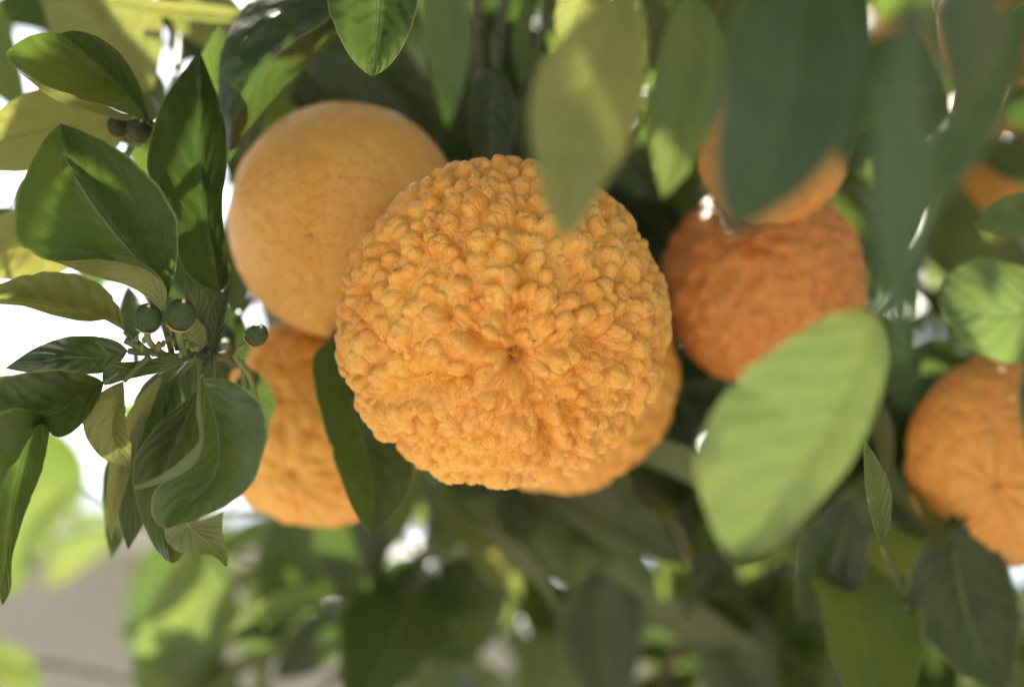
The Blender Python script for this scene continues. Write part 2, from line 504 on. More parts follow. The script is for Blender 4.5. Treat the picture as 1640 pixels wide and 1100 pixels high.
make_orange('large warty orange with deeply pebbled skin and creases meeting at its navel', 808, 516, 257, 0.700,
            (0.087, -0.25, 0.964), RIND['bumpy'], n=225, squash=0.955,
            bumps=((300, 0.024, 0, 0.9), (1400, 0.058, 0, 1.0), (4200, 0.008, 0, 1.1)),
            grooves=((86, 0.101, 0.063, 1.35), (108, 0.061, 0.041, .55), (152, 0.088, 0.053, .85), (197, 0.101, 0.072, 1.15), (222, 0.047, 0.041, .5), (240, 0.068, 0.041, .65), (263, 0.041, 0.041, .5),
                     (288, 0.101, 0.068, 1.15), (318, 0.074, 0.063, .95), (352, 0.047, 0.041, .55), (22, 0.081, 0.050, .85), (55, 0.041, 0.041, .4)),
            lump=0.020, dimple=0.030, seed=3, warp=0.018, stalk_to=P(760, -170, 0.86),
            blem=((0.17, 0.75, 0.0011, 0.35), (0.98, 2.55, 0.0010, 0.6), (0.86, 1.95, 0.0006, 1.0)))
make_orange('smooth round orange touching the warty orange, thin fine-pored skin', 551, 352, 188, 0.767,
            (-0.30, -0.12, 0.94), RIND['smooth'], n=120, squash=0.99, bumps=((2600, 0.0050, 0.4, 1.0), (420, 0.0060, 0.3, 1.0)), lump=0.018, dimple=0.012,
            seed=21, stalk_to=P(600, -170, 0.86), blem=((0.03, -0.3, 0.0013, 0.8), (0.07, 2.0, 0.0009, 0.6), (0.065, -1.2, 0.0008, 1.3), (0.55, 1.1, 0.0007, 1.0), (0.8, -1.4, 0.0006, 1.0)))
make_orange('ripe orange behind a dark hanging leaf, below the smooth orange', 508, 673, 170, 0.800,
            (-0.26, -0.52, 0.81), RIND['bumpy'], n=90, bumps=((600, 0.024, 0.3, 1.0), (2000, 0.014, 0.3, 1.0)),
            grooves=tuple((a, .045, .04, .75) for a in (20, 62, 100, 148, 190, 235, 275, 318, 348)), dimple=0.02, seed=31, stalk_to=P(420, -160, 0.88))
make_orange('knobbly orange mostly hidden behind the warty orange', 898, 606, 180, 0.802,
            (0.3, -0.3, 0.9), RIND['bumpy'], n=90, bumps=((420, 0.026, 0.3, 1.0), (1100, 0.040, 0.3, 1.0)), lump=0.02, seed=41, stalk_to=P(900, -170, 0.90))
make_orange('reddish rough-skinned orange partly covered by a big bright green leaf', 1226, 456, 163, 0.812,
            (0.25, -0.55, 0.80), RIND['red'], n=90, bumps=((380, 0.034, 0.3, 1.0), (1000, 0.036, 0.3, 1.0)), lump=0.02, seed=51, stalk_to=P(1180, -190, 0.92))
make_orange('orange hanging on top of the reddish orange, behind a dark leaf', 1238, 236, 122, 0.752,
            (0.2, -0.6, 0.77), RIND['warm'], n=80, bumps=((700, 0.020, 0.3, 1.0), (2200, 0.012, 0.3, 1.0)), seed=61, stalk_to=P(1260, -190, 0.86))
make_orange('orange with star-shaped creases around its navel, under a bright leaf', 1625, 733, 172, 0.800,
            (-0.16, -0.27, 0.95), RIND['warm'], n=100, bumps=((1500, 0.013, 0.3, 1.0), (360, 0.014, 0.3, 1.0)),
            grooves=tuple((a, .045, .035, e) for a, e in ((95, .8), (130, .4), (165, .45), (205, .4), (245, .6), (285, .5), (320, .6), (5, .5), (45, .4))), dimple=0.012, seed=71, stalk_to=P(1760, 100, 0.95))
for (x, y, D, sd_, lab) in ((1602, 255, 1.10, 81, 'small orange deep in the crown above the star-creased orange'), (1625, 35, 1.16, 82, 'highest orange deep in the crown, mostly hidden by leaves'),
                            (1412, 108, 1.40, 83, 'orange deep in the crown behind the long grey-green leaf')):
    make_orange(lab, x, y, 0.034 / (K * D), D, (0.1, -0.6, 0.75), RIND['warm'], n=44,
                bumps=((700, 0.008, 0.3, 1.0),), seed=sd_, stalk_to=P(x + 40, y - 260, D + 0.06), group='oranges deep in the crown')

# ------------------------------------------------------------------ leaves and twigs
LOFT_SEED = [0]
def loft(L, M, Rr, n=44, k=5, camber=0.0):
    Lc, Mc, Rc = curve(L, n), curve(M, n), curve(Rr, n)
    LOFT_SEED[0] += 1
    lr = np.random.default_rng(LOFT_SEED[0])
    tt = np.linspace(0, 1, n)
    def wob(a):
        o = np.zeros(n)
        for fq in (3, 7, 13, 22):
            o += np.sin(2 * math.pi * fq * tt * lr.uniform(.8, 1.2) + lr.uniform(0, 6.3)) / fq ** 0.7
        return (a * o * np.sin(math.pi * tt))[:, None]
    eL, eR = 1 + wob(0.028), 1 + wob(0.028)
    for q in range(lr.integers(0, 3)):                       # a nibbled or torn spot on the margin
        c_, d_ = lr.uniform(.2, .9), lr.uniform(.03, .08)
        (eL if lr.uniform() < .5 else eR)[:] -= d_ * np.exp(-((tt - c_) / 0.018) ** 2)[:, None]
    Lc = Mc + (Lc - Mc) * eL; Rc = Mc + (Rc - Mc) * eR
    lift = [wob(0.05), wob(0.05)]
    rows = []
    uv = []
    nrm = np.cross(np.gradient(Mc, axis=0), Rc - Lc)
    nrm /= np.linalg.norm(nrm, axis=1)[:, None] + 1e-9
    for j in range(-k, k + 1):
        a = abs(j) / k
        e = Lc if j < 0 else Rc
        p = Mc * (1 - a) + e * a
        wd = np.linalg.norm(e - Mc, axis=1)[:, None]
        p = p + nrm * wd * (camber * 4 * a * (1 - a) + lift[int(j > 0)] * a)
        rows.append(p)
        uv.append(np.stack([np.full(n, 0.5 + 0.5 * j / k), np.linspace(0, 1, n)], 1))
    V = np.stack(rows, 1).reshape(-1, 3)
    UVs = np.stack(uv, 1).reshape(-1, 2)
    w_ = 2 * k + 1
    F = [(i * w_ + j, i * w_ + j + 1, (i + 1) * w_ + j + 1, (i + 1) * w_ + j) for i in range(n - 1) for j in range(w_ - 1)]
    return V, F, UVs

def orient(V, F, under):
    """make the upper side of the blade face the camera (or its underside)"""
    a = 0.0
    for f in F:
        p = V[list(f)]
        nn = np.cross(p[2] - p[0], p[3] - p[1])
        a += nn @ (CAM - p.mean(0))
    if (a < 0) != under:
        F = [tuple(reversed(f)) for f in F]
    return F

def finish_leaf(twig, parts, mat, petiole=None, base=None, under=False):
    V, F, U = [], [], []
    o = 0
    for i, (v, f, u) in enumerate(parts):
        f = orient(v, f, under if i == 0 else parts_under.get(i, under))
        V.append(v); U.append(u); F += [tuple(a + o for a in q) for q in f]; o += len(v)
    if petiole is not None:
        tv, tf = tube_data(curve(petiole, 8), [0.0010, 0.0009], 6)
        V.append(tv); U.append(np.tile([[0.5, 0.05]], (len(tv), 1))); F += [tuple(a + o for a in q) for q in tf]
    V = np.concatenate(V); U = np.concatenate(U)
    return mesh_obj('leaf', V, F, LM[mat], twig, origin=parts[0][0][len(parts[0][0]) // 60] if base is None else base, uv=U)
parts_under = {}

def pp(pts, D):
    return [P(p[0], p[1], D + (1.4 * p[2] if len(p) > 2 else 0.0)) for p in pts]

def leaf3(twig, mat, D, base, tip, L, M, Rr, pet=None, under=False, camber=0.08, extra=()):
    """leaf through three curves (left edge, midrib, right edge) running from base to tip"""
    b, t = [base], [tip]
    parts = [loft(pp(b + L + t, D), pp(b + M + t, D), pp(b + Rr + t, D), camber=camber)]
    for (dd, l, m, r_) in extra:
        parts.append(loft(pp(l, dd), pp(m, dd), pp(r_, dd), n=20, k=3, camber=0.05))
    pet_ = pp([pet, base], D) if pet is not None else None
    return finish_leaf(twig, parts, mat, pet_, P(base[0], base[1], D + (base[2] if len(base) > 2 else 0)), under)

def leaf1(twig, mat, x0, y0, x1, y1, wpx, D0, D1=None, bend=0.0, sag=0.0, fold=0.35, tilt=0.0, wave=0.12, under=False, pet=None, seed=0):
    """plain pointed leaf from base pixel to tip pixel, half width wpx, blade halves folded up by `fold`"""
    D1 = D0 if D1 is None else D1
    r = random.Random(seed * 31 + int(x0 * 7 + y0 * 13))
    n = 9
    d = np.array([x1 - x0, y1 - y0], float); ln = np.linalg.norm(d); pr = np.array([-d[1], d[0]]) / ln
    L, M, Rr = [], [], []
    p1, p2 = r.uniform(0, 6), r.uniform(0, 6)
    for i in range(n):
        t = i / (n - 1)
        f = math.sin(math.pi * min(1, t ** 0.85)) ** 0.78 if 0 < t < 1 else 0.0
        q = np.array([x0, y0]) + d * t + pr * bend * 4 * t * (1 - t)
        Dm = D0 * (1 - t) + D1 * t + sag * 4 * t * (1 - t)
        wm = wpx * f * K * Dm
        M.append(P(q[0], q[1], Dm))
        for side, out, ang in ((1, L, fold + tilt), (-1, Rr, fold - tilt)):
            a = ang + wave * math.sin(5.2 * t + (p1 if side > 0 else p2))
            ww = wpx * f * (1 + 0.05 * math.sin(9 * t + p1 * side))
            e = q + pr * side * ww * math.cos(a)
            out.append(P(e[0], e[1], Dm - wm * math.sin(a)))
    base = M[0]
    if pet is None:
        back = M[0] - (M[1] - M[0]) / np.linalg.norm(M[1] - M[0]) * 0.010
        pl = [back, base]
    else:
        pl = [P(*pet), base]
    return finish_leaf(twig, [loft(L, M, Rr, n=36, k=4, camber=0.10)], mat, pl, base, under)

def twig(label, stem, rad=(0.0022, 0.0014), mat=None, group='leafy twigs around the oranges'):
    pts = [P(*s_) for s_ in stem]
    t = empty('leafy_twig', pts[0], label, 'twig', group)
    v, f = tube_data(curve(pts, 6 * len(pts)), rad, 8)
    mesh_obj('stem', v, f, mat or M_stem, t, origin=pts[0])
    return t

# -- shoot with the tiny green fruit ---------------------------------------
D = 0.672
t1 = twig('leafy twig with curled and folded leaves around tiny green fruit', [(640, -170, 0.86), (560, 300, 0.845), (405, 480, 0.82), (362, 540, 0.75), (358, 570, 0.70), (310, 573, 0.682), (250, 567, 0.676), (200, 545, 0.676)], (0.0024, 0.0018, 0.0012, 0.0014, 0.0016, 0.0010))
# big folded leaf
leaf3(t1, 'mid', 0.664, (268, 478, .008), (97, 198, .006),
      [(240, 432, .004), (160, 416, .0), (80, 417, -.006), (30, 390, -.010), (20, 335, -.010), (46, 268, -.006), (68, 228, -.002)],
      [(240, 436, .010), (218, 414, .012), (182, 373, .013), (141, 318, .013), (108, 259, .012)],
      [(280, 440, .004), (285, 395, -.002), (280, 345, -.007), (255, 300, -.010), (215, 257, -.010), (152, 218, -.004)], pet=(285, 560, .012))
# pale blade under it
leaf3(t1, 'olive', 0.672, (258, 500), (70, 412, .01), [(268, 470, .0), (250, 436, .0), (200, 410, .0), (130, 408, .004)], [(252, 470), (225, 440), (180, 426), (120, 418, .004)],
      [(238, 478), (205, 458), (160, 446), (110, 428, .004)], pet=(275, 565, .006), under=True)
# olive leaf reaching out of the frame
leaf3(t1, 'olive', 0.668, (200, 530, .006), (-60, 478, -.01), [(185, 480, .0), (150, 450, -.004), (100, 435, -.006), (50, 438, -.008), (-10, 458, -.01)],
      [(150, 505, .004), (100, 495, .004), (50, 485, .002), (0, 479, -.002)], [(180, 512, .0), (140, 515, -.002), (90, 507, -.004), (40, 491, -.006), (-10, 487, -.01)], pet=(235, 563, .006))
# tall dark leaf beside the smooth orange
leaf3(t1, 'dark', 0.688, (352, 468, .004), (320, 82, .012), [(300, 440, -.004), (270, 360, -.008), (241, 290, -.008), (237, 243, -.007), (252, 182, -.002), (284, 128, .006)],
      [(338, 385, .006), (325, 320, .008), (321, 255, .010), (320, 165, .012)], [(369, 440, .0), (362, 400, -.004), (356, 330, -.006), (363, 255, -.006), (361, 200, -.003), (343, 140, .006)], pet=(345, 572, .004))
# dark pair beside the sky gap
leaf3(t1, 'dark', 0.676, (205, 562), (8, 590, .004), [(190, 548), (150, 538, .0), (100, 541, .0), (55, 558), (30, 574)], [(160, 574), (110, 572, -.006), (60, 580, -.004)],
      [(180, 592), (140, 600), (90, 602), (40, 596)], pet=(240, 566))
leaf3(t1, 'dark', 0.667, (166, 614), (-70, 700, -.004), [(150, 602, -.004), (100, 593, -.007), (40, 595, -.008), (0, 604, -.008), (-40, 640, -.006)], [(130, 635, .004), (90, 660, .006), (40, 672, .004), (-20, 690)],
      [(158, 640, -.002), (130, 680, -.004), (105, 698, -.006), (84, 697, -.004), (70, 680), (30, 690), (-30, 705)], pet=(190, 596))
leaf3(t1, 'mid', 0.670, (310, 572, .006), (165, 615), [(270, 570, .002), (220, 578), (180, 582), (165, 595)], [(270, 582, .004), (220, 592, .003), (185, 604)], [(270, 592, .004), (230, 602), (195, 610), (175, 616)], pet=(325, 574, .010))
# leaf hanging at the edge
leaf3(t1, 'mid', 0.658, (74, 668, .012), (3, 970, -.004), [(40, 655, .002), (10, 655, -.006), (-25, 680, -.010), (-40, 760, -.010), (-30, 860, -.008), (-8, 930, -.006)], [(42, 715, .008), (25, 775, .006), (12, 850, .002), (6, 920)],
      [(80, 685, .008), (72, 730, .002), (58, 780, -.002), (36, 835, -.002), (20, 890, -.002), (17, 945, -.002)], pet=(160, 614, .014))
# small olive leaf
leaf3(t1, 'olive', 0.668, (198, 610), (208, 748), [(160, 630, .002), (132, 668, .0), (145, 712, .0), (168, 736)], [(190, 640, .002), (180, 680, .002), (188, 720)], [(200, 640, -.002), (203, 680, -.003), (210, 715, -.002)], pet=(240, 570))
# big curled leaf with its tip folded under
parts_under = {1: True, 2: True}
leaf3(t1, 'mid', 0.655, (322, 604, .012), (266, 846, -.002),
      [(319, 650, .004), (324, 700, .0), (314, 736, -.004), (280, 758, -.006), (248, 785, -.008), (242, 815, -.008), (252, 838, -.005)],
      [(337, 645, .006), (348, 690, .006), (350, 735, .004), (335, 775, .002), (305, 805, .0), (280, 828, -.001)],
      [(370, 610, .004), (412, 640, -.002), (429, 685, -.005), (421, 735, -.006), (400, 780, -.007), (365, 808, -.007), (320, 830, -.006)], pet=(335, 576, .02), camber=0.12,
      extra=((0.655, [(262, 842, .0), (272, 873, .006), (298, 888, .008), (338, 888, .008), (360, 906, .006)], [(300, 836, .001), (312, 852, .009), (330, 866, .010), (350, 885, .009), (362, 906, .006)],
              [(358, 820, -.001), (356, 838, .006), (357, 856, .008), (364, 880, .008), (364, 906, .006)]),
             (0.643, [(318, 614), (314, 660), (319, 705), (300, 728), (262, 758), (214, 778)], [(318, 614), (319, 668), (322, 710), (305, 737), (265, 764), (214, 781)], [(319, 614), (324, 676), (326, 712), (311, 744), (268, 770), (215, 785)])))
parts_under = {}
# blades behind it
leaf3(t1, 'mid', 0.690, (318, 625), (276, 902, -.008), [(280, 655), (235, 700), (212, 755), (225, 825), (250, 880)], [(290, 690, .006), (262, 760, .006), (262, 840, .002)], [(330, 680), (330, 760), (318, 830), (295, 885)], pet=(330, 580))
leaf1(t1, 'dark', 285, 600, 205, 880, 44, 0.700, 0.705, bend=18, fold=0.5, tilt=0.2, pet=(310, 574, 0.684))
leaf1(t1, 'olive', 258, 600, 178, 870, 20, 0.694, 0.700, bend=22, fold=0.2, tilt=0.2, pet=(290, 574, 0.680), under=True)
leaf1(t1, 'dark', 240, 640, 178, 895, 38, 0.716, 0.73, bend=8, fold=0.4, pet=(280, 574, 0.68))
leaf1(t1, 'dark', 300, 580, 225, 730, 44, 0.712, 0.72, bend=6, fold=0.3, pet=(310, 574, 0.684))
# small blades behind the fruitlets
leaf1(t1, 'mid', 322, 560, 298, 438, 21, 0.690, bend=6, fold=0.3)
leaf1(t1, 'mid', 338, 560, 340, 440, 26, 0.700, bend=-6, fold=0.3)
leaf1(t1, 'dark', 343, 566, 370, 458, 18, 0.684, bend=-8, fold=0.5, tilt=0.25)
leaf1(t1, 'dark', 372, 575, 222, 452, 56, 0.745, 0.765, bend=14, fold=0.3, pet=(358, 570, 0.70))
leaf1(t1, 'dark', 385, 500, 300, 600, 50, 0.755, 0.745, bend=-8, fold=0.3, pet=(362, 540, 0.75))
leaf1(t1, 'mid', 372, 585, 230, 640, 44, 0.735, 0.74, bend=-6, fold=0.3, pet=(358, 570, 0.70))
leaf1(t1, 'dark', 395, 590, 420, 700, 34, 0.738, 0.742, fold=0.3, pet=(358, 570, 0.70))
leaf1(t1, 'olive', 318, 565, 306, 505, 17, 0.684, bend=2, fold=0.2, under=True)
leaf1(t1, 'dark', 215, 548, 205, 455, 22, 0.735, 0.76, fold=0.2)

def fruitlet(label, cx, cy, rpx, D, stalk, up=(0.25, 0.75, 0.6)):
    c = P(cx, cy, D); Rm = rpx * K * D
    root = empty('green_fruit', c, label, 'fruit', 'tiny unripe green fruit')
    view = (CAM - c); view /= np.linalg.norm(view)
    z = RIGHT * up[0] + UP * up[1] + view * up[2]; z /= np.linalg.norm(z)
    x = np.cross(z, view); x /= np.linalg.norm(x); y = np.cross(z, x)
    B = np.stack([x, y, z], 0)
    v, f = quad_sphere(14)
    th = np.arccos(np.clip(v[:, 2], -1, 1))
    h = 0.10 * np.exp(-(th / 0.45) ** 2) - 0.05 * np.exp(-((th - 0.5) / 0.15) ** 2) + vsum(v, int(cx), 4, 1)[:, 0] * 0.015
    mesh_obj('skin', c + Rm * ((v * (1 + h)[:, None]) @ B), f, M_fruitlet, root, origin=c)
    v2, f2 = quad_sphere(4)
    mesh_obj('style_tip', c + z * Rm * 1.10 + Rm * 0.13 * ((v2 * [1, 1, 1.6]) @ B), f2, M_style, root, origin=c + z * Rm * 1.1)
    # calyx cup
    prof = ((0.25, -1.28), (0.62, -1.12), (0.86, -0.86), (0.92, -0.70), (0.80, -0.72))
    vs_, fs = [], []
    for i, (r_, zz) in enumerate(prof):
        for k in range(15):
            g = 2 * math.pi * k / 15
            lob = 0.10 * math.cos(5 * g) * (i >= 2)
            vs_.append(c + Rm * ((r_ + lob) * (x * math.cos(g) + y * math.sin(g)) + z * (zz + lob)))
    for i in range(4):
        for k in range(15):
            fs.append((i * 15 + k, i * 15 + (k + 1) % 15, (i + 1) * 15 + (k + 1) % 15, (i + 1) * 15 + k))
    mesh_obj('calyx', vs_, fs, M_calyx, root, origin=c - z * Rm)
    pts = [c - z * Rm * 1.1] + [P(*s_) for s_ in stalk]
    tv, tf = tube_data(curve(pts, 20), [Rm * 0.26, 0.0009, 0.0008], 7)
    mesh_obj('stalk', tv, tf, M_stem, root, origin=pts[0])
    return root
fruitlet('tiny dark green fruit with orange calyx, next to an olive leaf', 237, 508, 22.5, 0.664, [(238, 545, .668), (262, 566, .676)], (0.05, 0.7, 0.7))
fruitlet('tiny dark green fruit standing before small leaf blades beside the tall leaf', 290, 503, 25, 0.662, [(288, 545, .668), (300, 572, .682)], (0.15, 0.72, 0.68))
fruitlet('tiny green fruit with yellow calyx on a bent stalk below the smooth orange', 411, 535, 18.5, 0.672, [(391, 556, .674), (373, 562, .676), (380, 577, .678), (392, 590, .682), (404, 612, .69), (412, 660, .70), (400, 690, .72), (388, 579, .703)], (0.35, 0.55, 0.75))
# withered flower buds on the twig
for k in range(18):
    x, y = 215 + k * 6.0 + random.uniform(-4, 4), 556 + random.uniform(-16, 14)
    c = P(x, y, 0.672 + random.uniform(-0.004, 0.004)); v2, f2 = quad_sphere(4)
    rr = random.uniform(0.0007, 0.0012)
    mesh_obj('withered_bud', c + (v2 * np.array([random.uniform(.6, 1), random.uniform(.6, 1), random.uniform(.8, 1.7)])) * rr, f2, random.choice([M_stem, M_twig, M_stem]), t1)

# -- pale shoot at the top -------------------------------------------------
t2 = twig('pale olive leafy twig with dark folded leaf above the big folded leaf', [(300, -170, 0.86), (290, 60, 0.80), (262, 190, 0.735), (235, 212, 0.72), (210, 232, 0.715)], (0.0026, 0.0018, 0.0012))
leaf3(t2, 'mid', 0.690, (238, 196, .006), (98, 54, .004), [(175, 172, -.004), (110, 152, -.008), (55, 128, -.010), (10, 90, -.010), (30, 66, -.007), (65, 54, -.002)], [(205, 152, .006), (170, 118, .008), (132, 84, .007)],
      [(232, 160, .0), (215, 118, -.006), (190, 84, -.009), (160, 60, -.008), (125, 50, -.004)], pet=(255, 205, .02))
leaf3(t2, 'olive', 0.705, (232, 198, .002), (30, 110), [(190, 178), (140, 160), (85, 140), (40, 118)], [(190, 184), (140, 168), (85, 148)], [(190, 192), (140, 178), (85, 158), (45, 128)], under=True)
leaf1(t2, 'olive', 205, 210, -60, 260, 72, 0.74, 0.70, bend=26, fold=0.25, tilt=-0.1, pet=(230, 212, 0.72), under=True)
leaf1(t2, 'olive', 150, 330, -70, 420, 66, 0.735, 0.72, bend=-16, fold=0.2, pet=(215, 228, 0.716), under=True)
leaf1(t2, 'olive', 240, 150, 60, -70, 88, 0.79, 0.80, bend=14, fold=0.3, pet=(262, 185, 0.735), under=True)
leaf1(t2, 'olive', 270, 20, 420, 70, 48, 0.80, 0.80, bend=-10, fold=0.25, under=True)
leaf1(t2, 'olive', 420, 30, 170, 5, 16, 0.78, 0.76, fold=0.3)
leaf1(t2, 'mid', 318, 200, 352, 40, 34, 0.735, 0.73, bend=8, fold=0.3, pet=(262, 190, 0.735))
leaf1(t2, 'mid', 238, 205, 250, 110, 30, 0.80, 0.82, fold=0.2)
leaf1(t2, 'bright', -60, -40, 45, 190, 46, 0.85, 0.86, bend=10, fold=0.3)
leaf1(t2, 'olive', 150, 330, 60, 190, 48, 0.80, 0.81, fold=0.3, under=True)
leaf1(t2, 'mid', 262, 300, 215, 130, 44, 0.80, 0.80, fold=0.3)
leaf1(t2, 'dark', 330, 90, 262, -60, 46, 0.84, 0.85, fold=0.3)
leaf1(t2, 'mid', 20, 330, -40, 450, 46, 0.78, 0.78, fold=0.2)
fruitlet('tiny dull green fruit under the dark folded leaf', 189, 200, 18, 0.712, [(195, 222, .715), (212, 228, .715)], (-0.1, 0.6, 0.75))
fruitlet('larger of two dull green fruit under the dark folded leaf, by the tall leaf', 224, 206, 21, 0.706, [(222, 232, .712), (216, 230, .714)], (0.1, 0.5, 0.8))

# -- leaves over the smooth orange -----------------------------------------
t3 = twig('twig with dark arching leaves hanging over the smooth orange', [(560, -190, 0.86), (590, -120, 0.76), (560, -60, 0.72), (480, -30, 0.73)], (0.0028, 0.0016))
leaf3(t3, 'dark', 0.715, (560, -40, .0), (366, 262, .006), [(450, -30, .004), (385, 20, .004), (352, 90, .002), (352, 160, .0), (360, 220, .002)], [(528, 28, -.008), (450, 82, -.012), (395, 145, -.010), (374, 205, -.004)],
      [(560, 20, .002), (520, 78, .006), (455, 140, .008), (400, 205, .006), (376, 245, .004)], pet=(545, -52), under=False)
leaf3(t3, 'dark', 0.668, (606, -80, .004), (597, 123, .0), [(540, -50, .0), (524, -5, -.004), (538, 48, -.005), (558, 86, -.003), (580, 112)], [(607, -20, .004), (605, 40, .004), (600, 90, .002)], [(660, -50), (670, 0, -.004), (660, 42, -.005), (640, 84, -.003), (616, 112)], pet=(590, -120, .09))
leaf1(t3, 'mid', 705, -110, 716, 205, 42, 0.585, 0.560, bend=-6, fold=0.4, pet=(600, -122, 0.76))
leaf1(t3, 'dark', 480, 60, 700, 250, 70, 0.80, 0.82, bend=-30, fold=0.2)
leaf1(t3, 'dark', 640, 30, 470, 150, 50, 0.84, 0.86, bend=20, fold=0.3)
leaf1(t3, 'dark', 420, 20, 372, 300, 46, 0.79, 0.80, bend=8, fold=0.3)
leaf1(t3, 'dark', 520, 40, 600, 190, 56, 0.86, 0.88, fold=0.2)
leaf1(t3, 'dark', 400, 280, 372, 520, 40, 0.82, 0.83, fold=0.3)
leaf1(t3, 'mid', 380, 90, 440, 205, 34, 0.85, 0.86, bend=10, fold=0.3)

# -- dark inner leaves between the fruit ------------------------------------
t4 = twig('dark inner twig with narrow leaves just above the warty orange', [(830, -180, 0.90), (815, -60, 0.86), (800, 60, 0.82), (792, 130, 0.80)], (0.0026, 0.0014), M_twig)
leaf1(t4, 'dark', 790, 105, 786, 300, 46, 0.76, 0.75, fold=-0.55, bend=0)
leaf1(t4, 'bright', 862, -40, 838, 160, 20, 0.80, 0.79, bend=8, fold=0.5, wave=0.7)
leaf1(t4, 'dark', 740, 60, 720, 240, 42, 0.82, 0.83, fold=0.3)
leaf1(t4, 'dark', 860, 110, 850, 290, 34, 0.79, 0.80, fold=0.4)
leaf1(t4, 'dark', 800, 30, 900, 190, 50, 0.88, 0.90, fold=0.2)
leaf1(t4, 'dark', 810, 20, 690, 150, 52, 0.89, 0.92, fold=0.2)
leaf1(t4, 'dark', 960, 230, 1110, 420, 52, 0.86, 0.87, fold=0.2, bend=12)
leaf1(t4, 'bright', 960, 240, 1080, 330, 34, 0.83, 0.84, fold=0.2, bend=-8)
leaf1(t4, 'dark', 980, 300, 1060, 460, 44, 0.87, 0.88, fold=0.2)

# -- leaves hanging close to the lens over the warty orange -----------------
t5 = twig('twig with olive leaves, their tips yellow, hanging before the warty orange', [(1100, -200, 0.85), (1100, -150, 0.66), (1060, -70, 0.56), (1010, -30, 0.54)], (0.0026, 0.0014))
leaf1(t5, 'olive', 1012, -15, 902, 392, 88, 0.555, 0.515, bend=26, sag=-0.006, fold=0.3, tilt=0.1, pet=(1040, -55, 0.555))
leaf1(t5, 'bright', 1110, -20, 1062, 318, 60, 0.575, 0.560, bend=-14, fold=0.35, pet=(1080, -110, 0.60))
leaf1(t5, 'olive', 960, -60, 900, 80, 40, 0.60, 0.60, fold=0.3, pet=(1040, -55, 0.555))
t6 = twig('twig with one large dark leaf hanging before the upper orange', [(1300, -220, 0.86), (1290, -160, 0.60), (1262, -90, 0.47)], (0.0026, 0.0014))
leaf1(t6, 'dark', 1278, -80, 1168, 380, 122, 0.495, 0.445, bend=-34, fold=0.18, tilt=0.05, pet=(1270, -110, 0.49))
leaf1(t6, 'dark', 1350, -110, 1362, 285, 50, 0.52, 0.48, fold=0.2, pet=(1270, -110, 0.49))

t7 = twig('twig with long narrow grey-green leaf hanging between the oranges', [(1480, -220, 0.88), (1470, -150, 0.60), (1462, -60, 0.44)], (0.0026, 0.0014))
leaf1(t7, 'mid', 1470, -50, 1445, 670, 48, 0.455, 0.40, bend=20, fold=0.45, tilt=0.2, wave=0.2, pet=(1466, -90, 0.47))
leaf1(t7, 'mid', 1640, -10, 1420, 400, 46, 0.53, 0.49, bend=-22, fold=0.3, pet=(1466, -100, 0.48))
leaf1(t7, 'mid', 1560, -80, 1540, 180, 60, 0.46, 0.46, fold=0.3, pet=(1466, -90, 0.47))

# -- big bright leaf ---------------------------------------------------------
t8 = twig('twig with one big bright green leaf held before the reddish orange', [(1560, -230, 0.9), (1530, 200, 0.64), (1460, 420, 0.575), (1405, 500, 0.56)], (0.0026, 0.0012))
leaf3(t8, 'soft', 0.545, (1400, 500, .004), (1180, 900, -.004), [(1340, 500, .0), (1250, 552, -.003), (1160, 630, -.004), (1116, 715, -.005), (1125, 800, -.005), (1150, 865, -.005)],
      [(1385, 575, .003), (1330, 680, .001), (1262, 780, -.001)], [(1420, 560, .004), (1408, 640, .003), (1375, 722, .001), (1312, 806, -.001), (1240, 880, -.003)], pet=(1425, 475, .012))
leaf1(t8, 'bright', 1412, 872, 1384, 704, 21, 0.70, 0.68, bend=8, fold=0.4, pet=(1450, 960, 0.78))
t9 = twig('twig with bright green leaf lying over the star-creased orange', [(1780, 100, 0.95), (1720, 300, 0.70), (1680, 420, 0.62)], (0.0026, 0.0012))
leaf3(t9, 'bright', 0.600, (1680, 430), (1500, 482), [(1630, 425, -.004), (1570, 415, -.006), (1525, 435, -.004)], [(1640, 500, -.006), (1580, 505, -.008), (1530, 495, -.004)], [(1660, 560, -.002), (1615, 582, -.006), (1560, 556, -.006), (1515, 512, -.002)], pet=(1690, 410))
leaf1(t9, 'dark', 1680, 480, 1664, 780, 40, 0.58, 0.57, fold=0.3)
leaf1(t9, 'bright', 1700, 330, 1560, 360, 40, 0.72, 0.72, fold=0.3)

# -- leaf below the warty orange --------------------------------------------
t10 = twig('dark hanging leaf twig squeezed between the warty orange and its neighbour', [(640, -170, 0.88), (600, 300, 0.90), (560, 500, 0.80), (530, 545, 0.748)], (0.0026, 0.0014), M_twig)
leaf3(t10, 'dark', 0.735, (530, 545, .004), (594, 856, -.012), [(502, 570, .0), (508, 640, -.004), (535, 735, -.008), (565, 815, -.012)], [(552, 620, .006), (585, 720, .002), (598, 800, -.006)], [(610, 600, .006), (650, 680, .0), (664, 752, -.006), (645, 805, -.010)], pet=(545, 525, .02))
leaf1(t10, 'dark', 560, 760, 568, 985, 62, 0.90, 0.92, fold=0.2)
leaf1(t10, 'dark', 1100, 560, 1150, 700, 44, 0.88, 0.88, fold=0.3)

